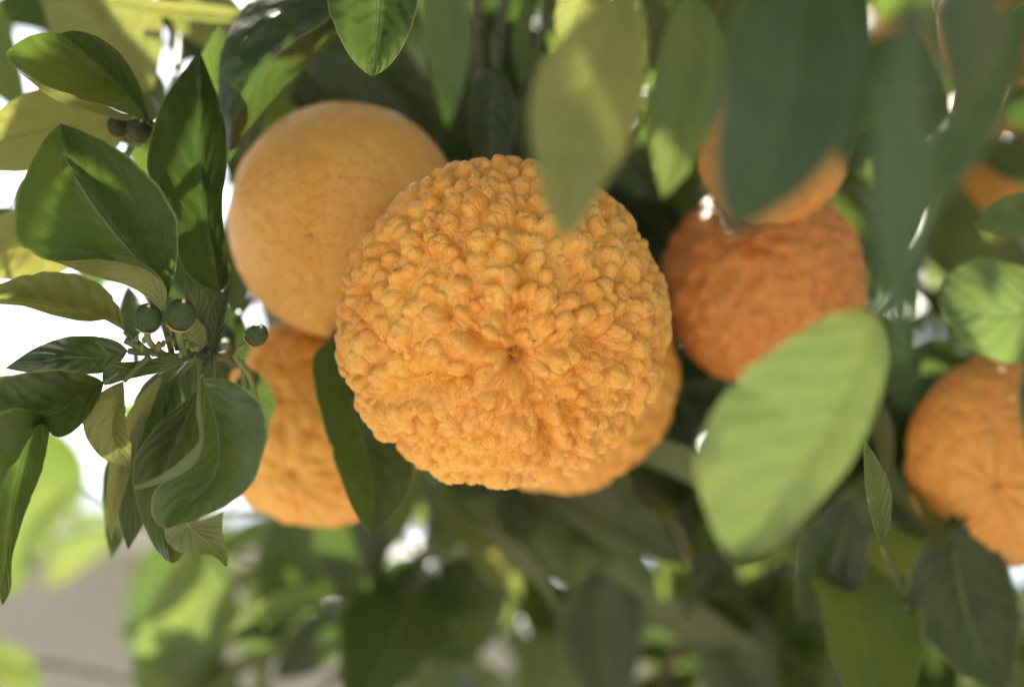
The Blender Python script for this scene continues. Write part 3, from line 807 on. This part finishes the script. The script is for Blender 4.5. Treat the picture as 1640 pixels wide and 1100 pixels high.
# -- leaves below, hanging in front of the pale wall -------------------------
LIMB_LOW = 1.02
t11 = twig('sunlit green twig hanging before the pale house wall', [(470, 1240, 1.02), (430, 1120, 1.00), (420, 900, 0.98), (470, 800, 0.97)], (0.0024, 0.0014))
leaf1(t11, 'bright', 330, 870, 215, 1130, 78, 0.92, 0.95, bend=-26, fold=0.3, tilt=0.2, pet=(420, 900, 0.98))
leaf1(t11, 'mid', 470, 800, 430, 1030, 56, 0.94, 0.95, bend=-14, fold=0.3)
leaf1(t11, 'dark', 570, 985, 440, 1090, 42, 0.93, 0.94, bend=8, fold=0.2, pet=(426, 1040, 0.99))
leaf1(t11, 'dark', 260, 1060, 400, 1130, 48, 0.95, 0.95, fold=0.2, pet=(430, 1120, 1.0))
leaf1(t11, 'olive', 440, 990, 408, 1130, 14, 0.96, 0.96, fold=0.5)
leaf1(t11, 'bright', -40, 1040, 70, 1100, 40, 0.98, 0.98, fold=0.2, pet=(430, 1130, 1.0))
leaf1(t11, 'bright', 120, 770, 20, 960, 42, 0.96, 0.97, bend=30, fold=0.4, pet=(420, 960, 0.99))
t12 = twig('olive leaved twig below the warty orange, reaching over the gap of sky', [(720, 1240, 1.02), (700, 1050, 0.98), (690, 930, 0.95), (640, 860, 0.94), (560, 880, 0.95)], (0.0022, 0.0012), M_twig)
leaf1(t12, 'olive', 700, 760, 805, 950, 58, 0.93, 0.92, bend=-26, fold=0.25, tilt=0.1, pet=(690, 930, 0.95))
leaf1(t12, 'bright', 640, 770, 770, 790, 40, 0.95, 0.96, fold=0.2)
leaf1(t12, 'mid', 590, 900, 700, 1030, 34, 0.92, 0.93, bend=12, fold=0.3)
leaf1(t12, 'bright', 570, 920, 600, 1010, 46, 0.98, 0.99, fold=0.2)
leaf1(t12, 'mid', 820, 770, 835, 900, 30, 0.90, 0.90, fold=0.3)
leaf1(t12, 'bright', 610, 1060, 820, 1090, 40, 1.0, 1.0, fold=0.3)
t13 = twig('dark leaved twig under the warty orange with one grey-sheened leaf', [(1000, 1240, 1.03), (1080, 1050, 0.96), (1110, 920, 0.90), (1040, 790, 0.87), (900, 770, 0.86)], (0.0024, 0.0012), M_twig)
leaf1(t13, 'dark', 880, 790, 1095, 905, 42, 0.84, 0.83, bend=-16, fold=0.3, tilt=-0.2, pet=(900, 772, 0.86))
leaf1(t13, 'dark', 1060, 660, 1090, 880, 62, 0.90, 0.91, fold=0.2)
leaf1(t13, 'dark', 930, 770, 1110, 830, 60, 0.90, 0.90, fold=0.2)
leaf1(t13, 'bright', 985, 710, 1010, 820, 14, 0.83, 0.83, fold=0.4)
leaf1(t13, 'dark', 965, 905, 980, 1140, 72, 0.92, 0.93, bend=10, fold=0.2)
leaf1(t13, 'bright', 1140, 850, 1050, 1090, 72, 0.98, 1.0, bend=10, fold=0.2)
leaf1(t13, 'bright', 1180, 880, 1200, 1020, 50, 1.0, 1.02, fold=0.2)
t14 = twig('dark glossy leaved twig hanging beneath the star-creased orange', [(1500, 1240, 1.05), (1470, 1100, 0.95), (1440, 950, 0.88), (1480, 830, 0.86)], (0.0024, 0.0012), M_twig)
leaf1(t14, 'dark', 1360, 800, 1280, 1000, 60, 0.80, 0.80, bend=-14, fold=0.3, pet=(1440, 950, 0.88))
leaf1(t14, 'dark', 1530, 820, 1610, 1110, 90, 0.78, 0.80, bend=26, fold=0.2, pet=(1480, 830, 0.86))
leaf1(t14, 'bright', 1500, 820, 1440, 960, 24, 0.84, 0.84, fold=0.4)
leaf1(t14, 'bright', 1340, 900, 1400, 1030, 44, 0.97, 0.97, fold=0.3)
leaf1(t14, 'dark', 1440, 800, 1400, 960, 44, 0.90, 0.90, fold=0.3)
leaf1(t14, 'mid', 1400, 980, 1360, 1150, 60, 0.92, 0.92, fold=0.3)
leaf1(t14, 'mid', 1130, 960, 1230, 1130, 70, 0.94, 0.94, fold=0.3)
leaf1(t14, 'bright', 1250, 900, 1180, 1080, 50, 1.02, 1.03, fold=0.3)
leaf1(t14, 'bright', 1330, 1010, 1290, 1150, 46, 1.04, 1.05, fold=0.2)
leaf1(t14, 'dark', 1500, 960, 1430, 1120, 46, 0.97, 0.98, fold=0.3)
leaf1(t14, 'olive', 1410, 640, 1425, 780, 16, 0.80, 0.80, fold=0.4)

# -- inner foliage: twigs copied from a few prototypes ------------------------
def proto_leaf(mat, seed, length, n=12, k=3):
    r = np.random.default_rng(seed)
    L, M, Rr = [], [], []
    curl, fold, wv = r.uniform(0.2, 0.9), r.uniform(0.1, 0.5), r.uniform(0, 6)
    for i in range(9):
        t = i / 8
        f = math.sin(math.pi * min(1, t ** 0.85)) ** 0.78 if 0 < t < 1 else 0
        x_ = length * t; z_ = -curl * length * 0.35 * t * t
        wd = 0.27 * length * f
        M.append((x_, 0, z_))
        for s_, o_ in ((1, L), (-1, Rr)):
            a = fold + 0.25 * math.sin(6 * t + wv * s_)
            o_.append((x_, s_ * wd * math.cos(a), z_ + wd * math.sin(a)))
    V, F, U = loft(L, M, Rr, n=n, k=k, camber=0.08)
    F = [f_ if np.cross(V[f_[2]] - V[f_[0]], V[f_[3]] - V[f_[1]])[2] > 0 else tuple(reversed(f_)) for f_ in F]
    return V, F, U

def proto_mesh(mat, seed, length):
    V, F, U = proto_leaf(mat, seed, length)
    tv, tf = tube_data(curve([(-0.012, 0, 0.002), (0.001, 0, 0)], 4), [0.0009, 0.0009], 5)
    o_ = len(V)
    o = mesh_obj('leaf', np.concatenate([V, tv]), F + [tuple(a + o_ for a in q) for q in tf], LM[mat], None, origin=(0, 0, 0), uv=np.concatenate([U, np.tile([[.5, .05]], (len(tv), 1))]))
    me = o.data
    bpy.data.objects.remove(o)
    return me
PM = {m: [proto_mesh(m, 100 + 7 * i + j * 40, 0.062 + 0.007 * i) for i in range(3)] for j, m in enumerate(('dark', 'mid', 'bright'))}
stem_me = []
for i in range(3):
    r = random.Random(i)
    pts = [(0, 0, 0), (0.05, r.uniform(-.01, .01), -.004), (0.10, r.uniform(-.015, .015), -.014), (0.15, 0, -.03)]
    v, f = tube_data(curve(pts, 12), [0.0022, 0.0012], 6)
    o = mesh_obj('stem', v, f, M_stem, None, origin=(0, 0, 0))
    stem_me.append((o.data, curve(pts, 40)))
    bpy.data.objects.remove(o)

def scatter_twig(pos, label, r, mats, group, yaw=(0, 6.28)):
    """a leafy twig of seven leaves at a point of the crown"""
    t = empty('leafy_twig', pos, label, 'twig', group)
    t.rotation_euler = (r.uniform(-.4, .4), r.uniform(-.2, .9), r.uniform(*yaw))
    me, path = stem_me[r.randrange(3)]
    link(bpy.data.objects.new('stem', me), t)
    for k in range(7):
        p = path[int(5 + k * 34 / 6.01)]
        ang = k * 2.4 + r.uniform(-.4, .4)
        o = bpy.data.objects.new('leaf', r.choice(PM[r.choice(mats)]))
        link(o, t)
        yaw = (0.9 if k < 6 else 0.1) * (1 if k % 2 else -1) + r.uniform(-.3, .3)
        o.rotation_euler = (r.uniform(-.6, .6), r.uniform(-.5, .6), yaw)
        d = Matrix.Rotation(yaw, 3, 'Z') @ Vector((0.012, 0, 0))
        o.location = Vector(p) + d
        s_ = r.uniform(.8, 1.15)
        o.scale = (s_, s_, s_)
    return t

rr = random.Random(5)
# (pixel region, depth range, count, what the twigs of that region are near)
for (x0, x1, y0, y1, d0, d1, cnt, lab) in (
        (430, 900, -80, 260, 0.89, 1.02, 11, 'shaded leafy twig deep in the crown behind the smooth orange'),
        (880, 1240, -60, 330, 0.90, 1.02, 7, 'leafy twig deep in the crown above the reddish orange'),
        (1300, 1720, -60, 480, 0.93, 1.3, 14, 'leafy twig deep in the crown around the farthest small oranges'),
        (1050, 1500, 600, 900, 0.90, 1.05, 8, 'leafy twig behind the big bright green leaf'),
        (1080, 1700, 850, 1150, 0.97, 1.20, 9, 'leafy twig low in the crown under the star-creased orange'),
        (560, 700, 500, 720, 0.92, 0.98, 2, 'leafy twig hidden behind the warty orange'),
        (480, 1080, 820, 1170, 0.98, 1.2, 9, 'leafy twig low in the crown beneath the warty orange'),
        (170, 400, -40, 230, 0.86, 0.93, 4, 'leafy twig behind the big folded leaf and the tall leaf'),
        (-60, 160, -40, 60, 1.0, 1.2, 2, 'leafy twig against the sky behind the pale olive leaves')):
    for k in range(cnt):
        p = P(rr.uniform(x0, x1), rr.uniform(y0, y1), rr.uniform(d0, d1))
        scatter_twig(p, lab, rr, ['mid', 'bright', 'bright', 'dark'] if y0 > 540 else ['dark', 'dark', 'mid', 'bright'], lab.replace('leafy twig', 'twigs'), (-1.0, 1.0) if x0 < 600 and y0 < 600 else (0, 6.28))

# -- the tree itself: trunk, limbs, outer crown -------------------------------
TX, TY = 0.95, 1.75
tree = empty('orange_tree', (TX, TY, 0), 'orange tree with grey trunk and dense glossy crown carrying the fruit', 'tree')
v, f = tube_data(curve([(TX, TY, -0.05), (TX + .02, TY - .02, .5), (TX - .03, TY - .05, 1.0), (TX, TY, 1.5), (TX + .04, TY, 2.3)], 24), [0.11, 0.085, 0.08, 0.07, 0.03], 14)
mesh_obj('trunk', v, f, M_bark, tree, origin=(TX, TY, 0))
top0 = np.array([TX, TY, 1.5])
limbs = [
    [top0, P(1950, -420, 1.25), P(1500, -235, 0.92), P(1000, -185, 0.87), P(560, -180, 0.86), P(250, -175, 0.86)],
    [np.array([TX - .03, TY - .05, 1.05]), P(2350, 1400, 1.5), P(1600, 1265, 1.10), P(1000, 1250, 1.03), P(420, 1245, 1.02)],
    [top0, P(2100, 300, 1.35), P(1790, 80, 0.96)],
    [top0, np.array([TX + .5, TY + .3, 2.1]), np.array([TX + .9, TY + .4, 2.6])],
    [top0, np.array([TX - .2, TY + .5, 2.2]), np.array([TX - .5, TY + .8, 2.8])],
    [top0, np.array([TX - .3, TY - .5, 2.3]), np.array([TX - .7, TY - .9, 2.7])],
]
for l in limbs:
    v, f = tube_data(curve(l, 22), [0.045, 0.014, 0.007, 0.004], 9)
    mesh_obj('limb', v, f, M_bark, tree, origin=l[0])

CANOPY = 330
TS = np.array(to_sun)
GAPS = [(P(60, 235, .73), .03), (P(60, 385, .73), .03), (P(120, 50, .79), .045), (P(330, 45, .80), .045), (P(1320, 550, .54), .026), (P(1220, 660, .54), .014), (P(905, 370, .515), .018),
        (P(1062, 300, .56), .018), (P(1580, 490, .60), .02), (P(1400, 790, .69), .015), (P(570, 50, .668), .0)]
for gx in range(-20, 1700, 170):
    for gy in (760, 860, 960, 1060):
        GAPS.append((P(gx, gy, 0.99), .055))
for gx in range(1080, 1720, 130):
    for gy in (40, 200, 360, 520, 660):
        GAPS.append((P(gx, gy, 1.10), .035)); GAPS.append((P(gx, gy, 0.97), .03))
for gx in (-10, 70, 150, 230, 310):
    for gy in (-10, 60, 230, 380):
        if gx < 200 or gy < 100:
            GAPS.append((P(gx, gy, 0.76), .05))
GP = np.array([g[0] for g in GAPS]); GR = np.array([g[1] for g in GAPS])
def in_gap(p):
    d = p - GP
    al = d @ TS
    r = np.linalg.norm(d - al[:, None] * TS, axis=1)
    return bool(((al > 0.04) & (r < GR + 0.036)).any())
def crown_ok(p):
    d = p - CAM
    D_ = d @ FWD
    if D_ > 0.05:
        x_ = 820 + (d @ RIGHT) / (K * D_); y_ = 550 - (d @ UP) / (K * D_)
        pad = (0.095 if D_ < 0.95 else 0.05) / (K * D_)
        if -pad < x_ < 1640 + pad and -pad < y_ < 1100 + pad:      # the opening the fruit is seen through
            if D_ < 1.25:
                return False
            if x_ > 1120 or (y_ < 260 and x_ > 430):
                return True
            return False
        if D_ < 0.40:
            return False
    return True
CV, CF, CU, CM = [], [], [], []
rc = np.random.default_rng(23)
protoC = [proto_leaf(m, 300 + i, 0.066 + 0.006 * (i % 3), 7, 2) for i, m in enumerate(['dark', 'dark', 'mid', 'mid', 'bright', 'bright'])]
off = 0
def clump(p, cnt, spread):
    global off
    for k in range(cnt):
        pk = p + rc.normal(0, spread, 3)
        if not crown_ok(pk) or pk[2] < 0.75:
            continue
        if in_gap(pk) and rc.uniform() > 0.02:          # leaves left out along chosen sun rays, to light spots below
            continue
        i = rc.integers(6)
        V, F, U = protoC[i]
        e = Euler((rc.uniform(-.7, .7), rc.uniform(-.3, .9), rc.uniform(0, 6.28))).to_matrix()
        CV.append((V @ np.array(e).T) + pk); CU.append(U)
        CF.append(np.array(F) + off); off += len(V)
        CM.append(np.full(len(F), (0, 0, 1, 1, 2, 2)[i]))
ctr = np.array([0.55, 1.70, 2.15]); rad = np.array([1.50, 1.40, 1.20])
SHADE = [P(808, 300, .69), P(700, 350, .68), P(930, 360, .68), P(640, 480, .67), P(560, 200, .76), P(480, 260, .75), P(640, 230, .76), P(150, 330, .66), P(240, 300, .665), P(310, 220, .685), P(310, 380, .685),
         P(130, 110, .69), P(100, 640, .667), P(40, 780, .658), P(340, 680, .65), P(270, 800, .655), P(200, 680, .668), P(260, 510, .664), P(120, 570, .67), P(470, 640, .78), P(1200, 380, .79), P(1120, 420, .79),
         P(1220, 160, .74), P(1600, 640, .78), P(90, 470, .668), P(600, 60, .668), P(450, 60, .715), P(960, 150, .55), P(1240, 120, .46), P(880, 470, .66), P(800, 100, .78), P(420, 780, .78), P(620, 330, .685), P(600, 400, .68), P(680, 300, .685), P(740, 270, .69), P(720, 410, .66)]
for p0 in SHADE:                                          # unseen leaf clumps added towards the sun, to shade fruit and near leaves
    for k in range(9):
        clump(p0 + TS * rc.uniform(0.30, 0.85) + rc.normal(0, 0.012, 3), 4, 0.022)
for k in range(420):
    q = rc.normal(size=3); q /= np.linalg.norm(q)
    clump(ctr + rad * q * rc.uniform(0.45, 1.0) ** 0.6, 8, 0.06)
for k in range(CANOPY):                                     # the thick roof of the crown over the fruit
    clump(np.array([rc.uniform(-0.85, 0.75), rc.uniform(0.40, 1.12), rc.uniform(1.95, 2.55)]), 8, 0.06)
for k in range(90):                                      # and its inner leaves behind the fruit
    clump(P(rc.uniform(1080, 1750), rc.uniform(-80, 620), rc.uniform(1.3, 1.9)), 6, 0.05)
for k in range(45):
    clump(P(rc.uniform(1000, 1750), rc.uniform(620, 1180), rc.uniform(1.3, 1.9)), 5, 0.05)
for k in range(100):                                     # unseen leaf clumps added around the view to cut the fill light
    a_ = rc.uniform(0, 2 * math.pi)
    clump(P(820 + 1500 * math.cos(a_) * rc.uniform(1, 1.5), 550 + 1150 * math.sin(a_) * rc.uniform(1, 1.5), rc.uniform(0.42, 0.85)), 6, 0.04)
for k in range(120):
    clump(P(rc.uniform(420, 1200), rc.uniform(-80, 260), rc.uniform(1.3, 1.8)), 6, 0.05)
V = np.concatenate(CV); F = np.concatenate(CF); U = np.concatenate(CU)
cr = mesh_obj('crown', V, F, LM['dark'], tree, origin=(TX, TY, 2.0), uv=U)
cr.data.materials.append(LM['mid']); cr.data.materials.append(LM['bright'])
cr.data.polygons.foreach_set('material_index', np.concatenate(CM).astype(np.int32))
cr['kind'] = 'stuff'
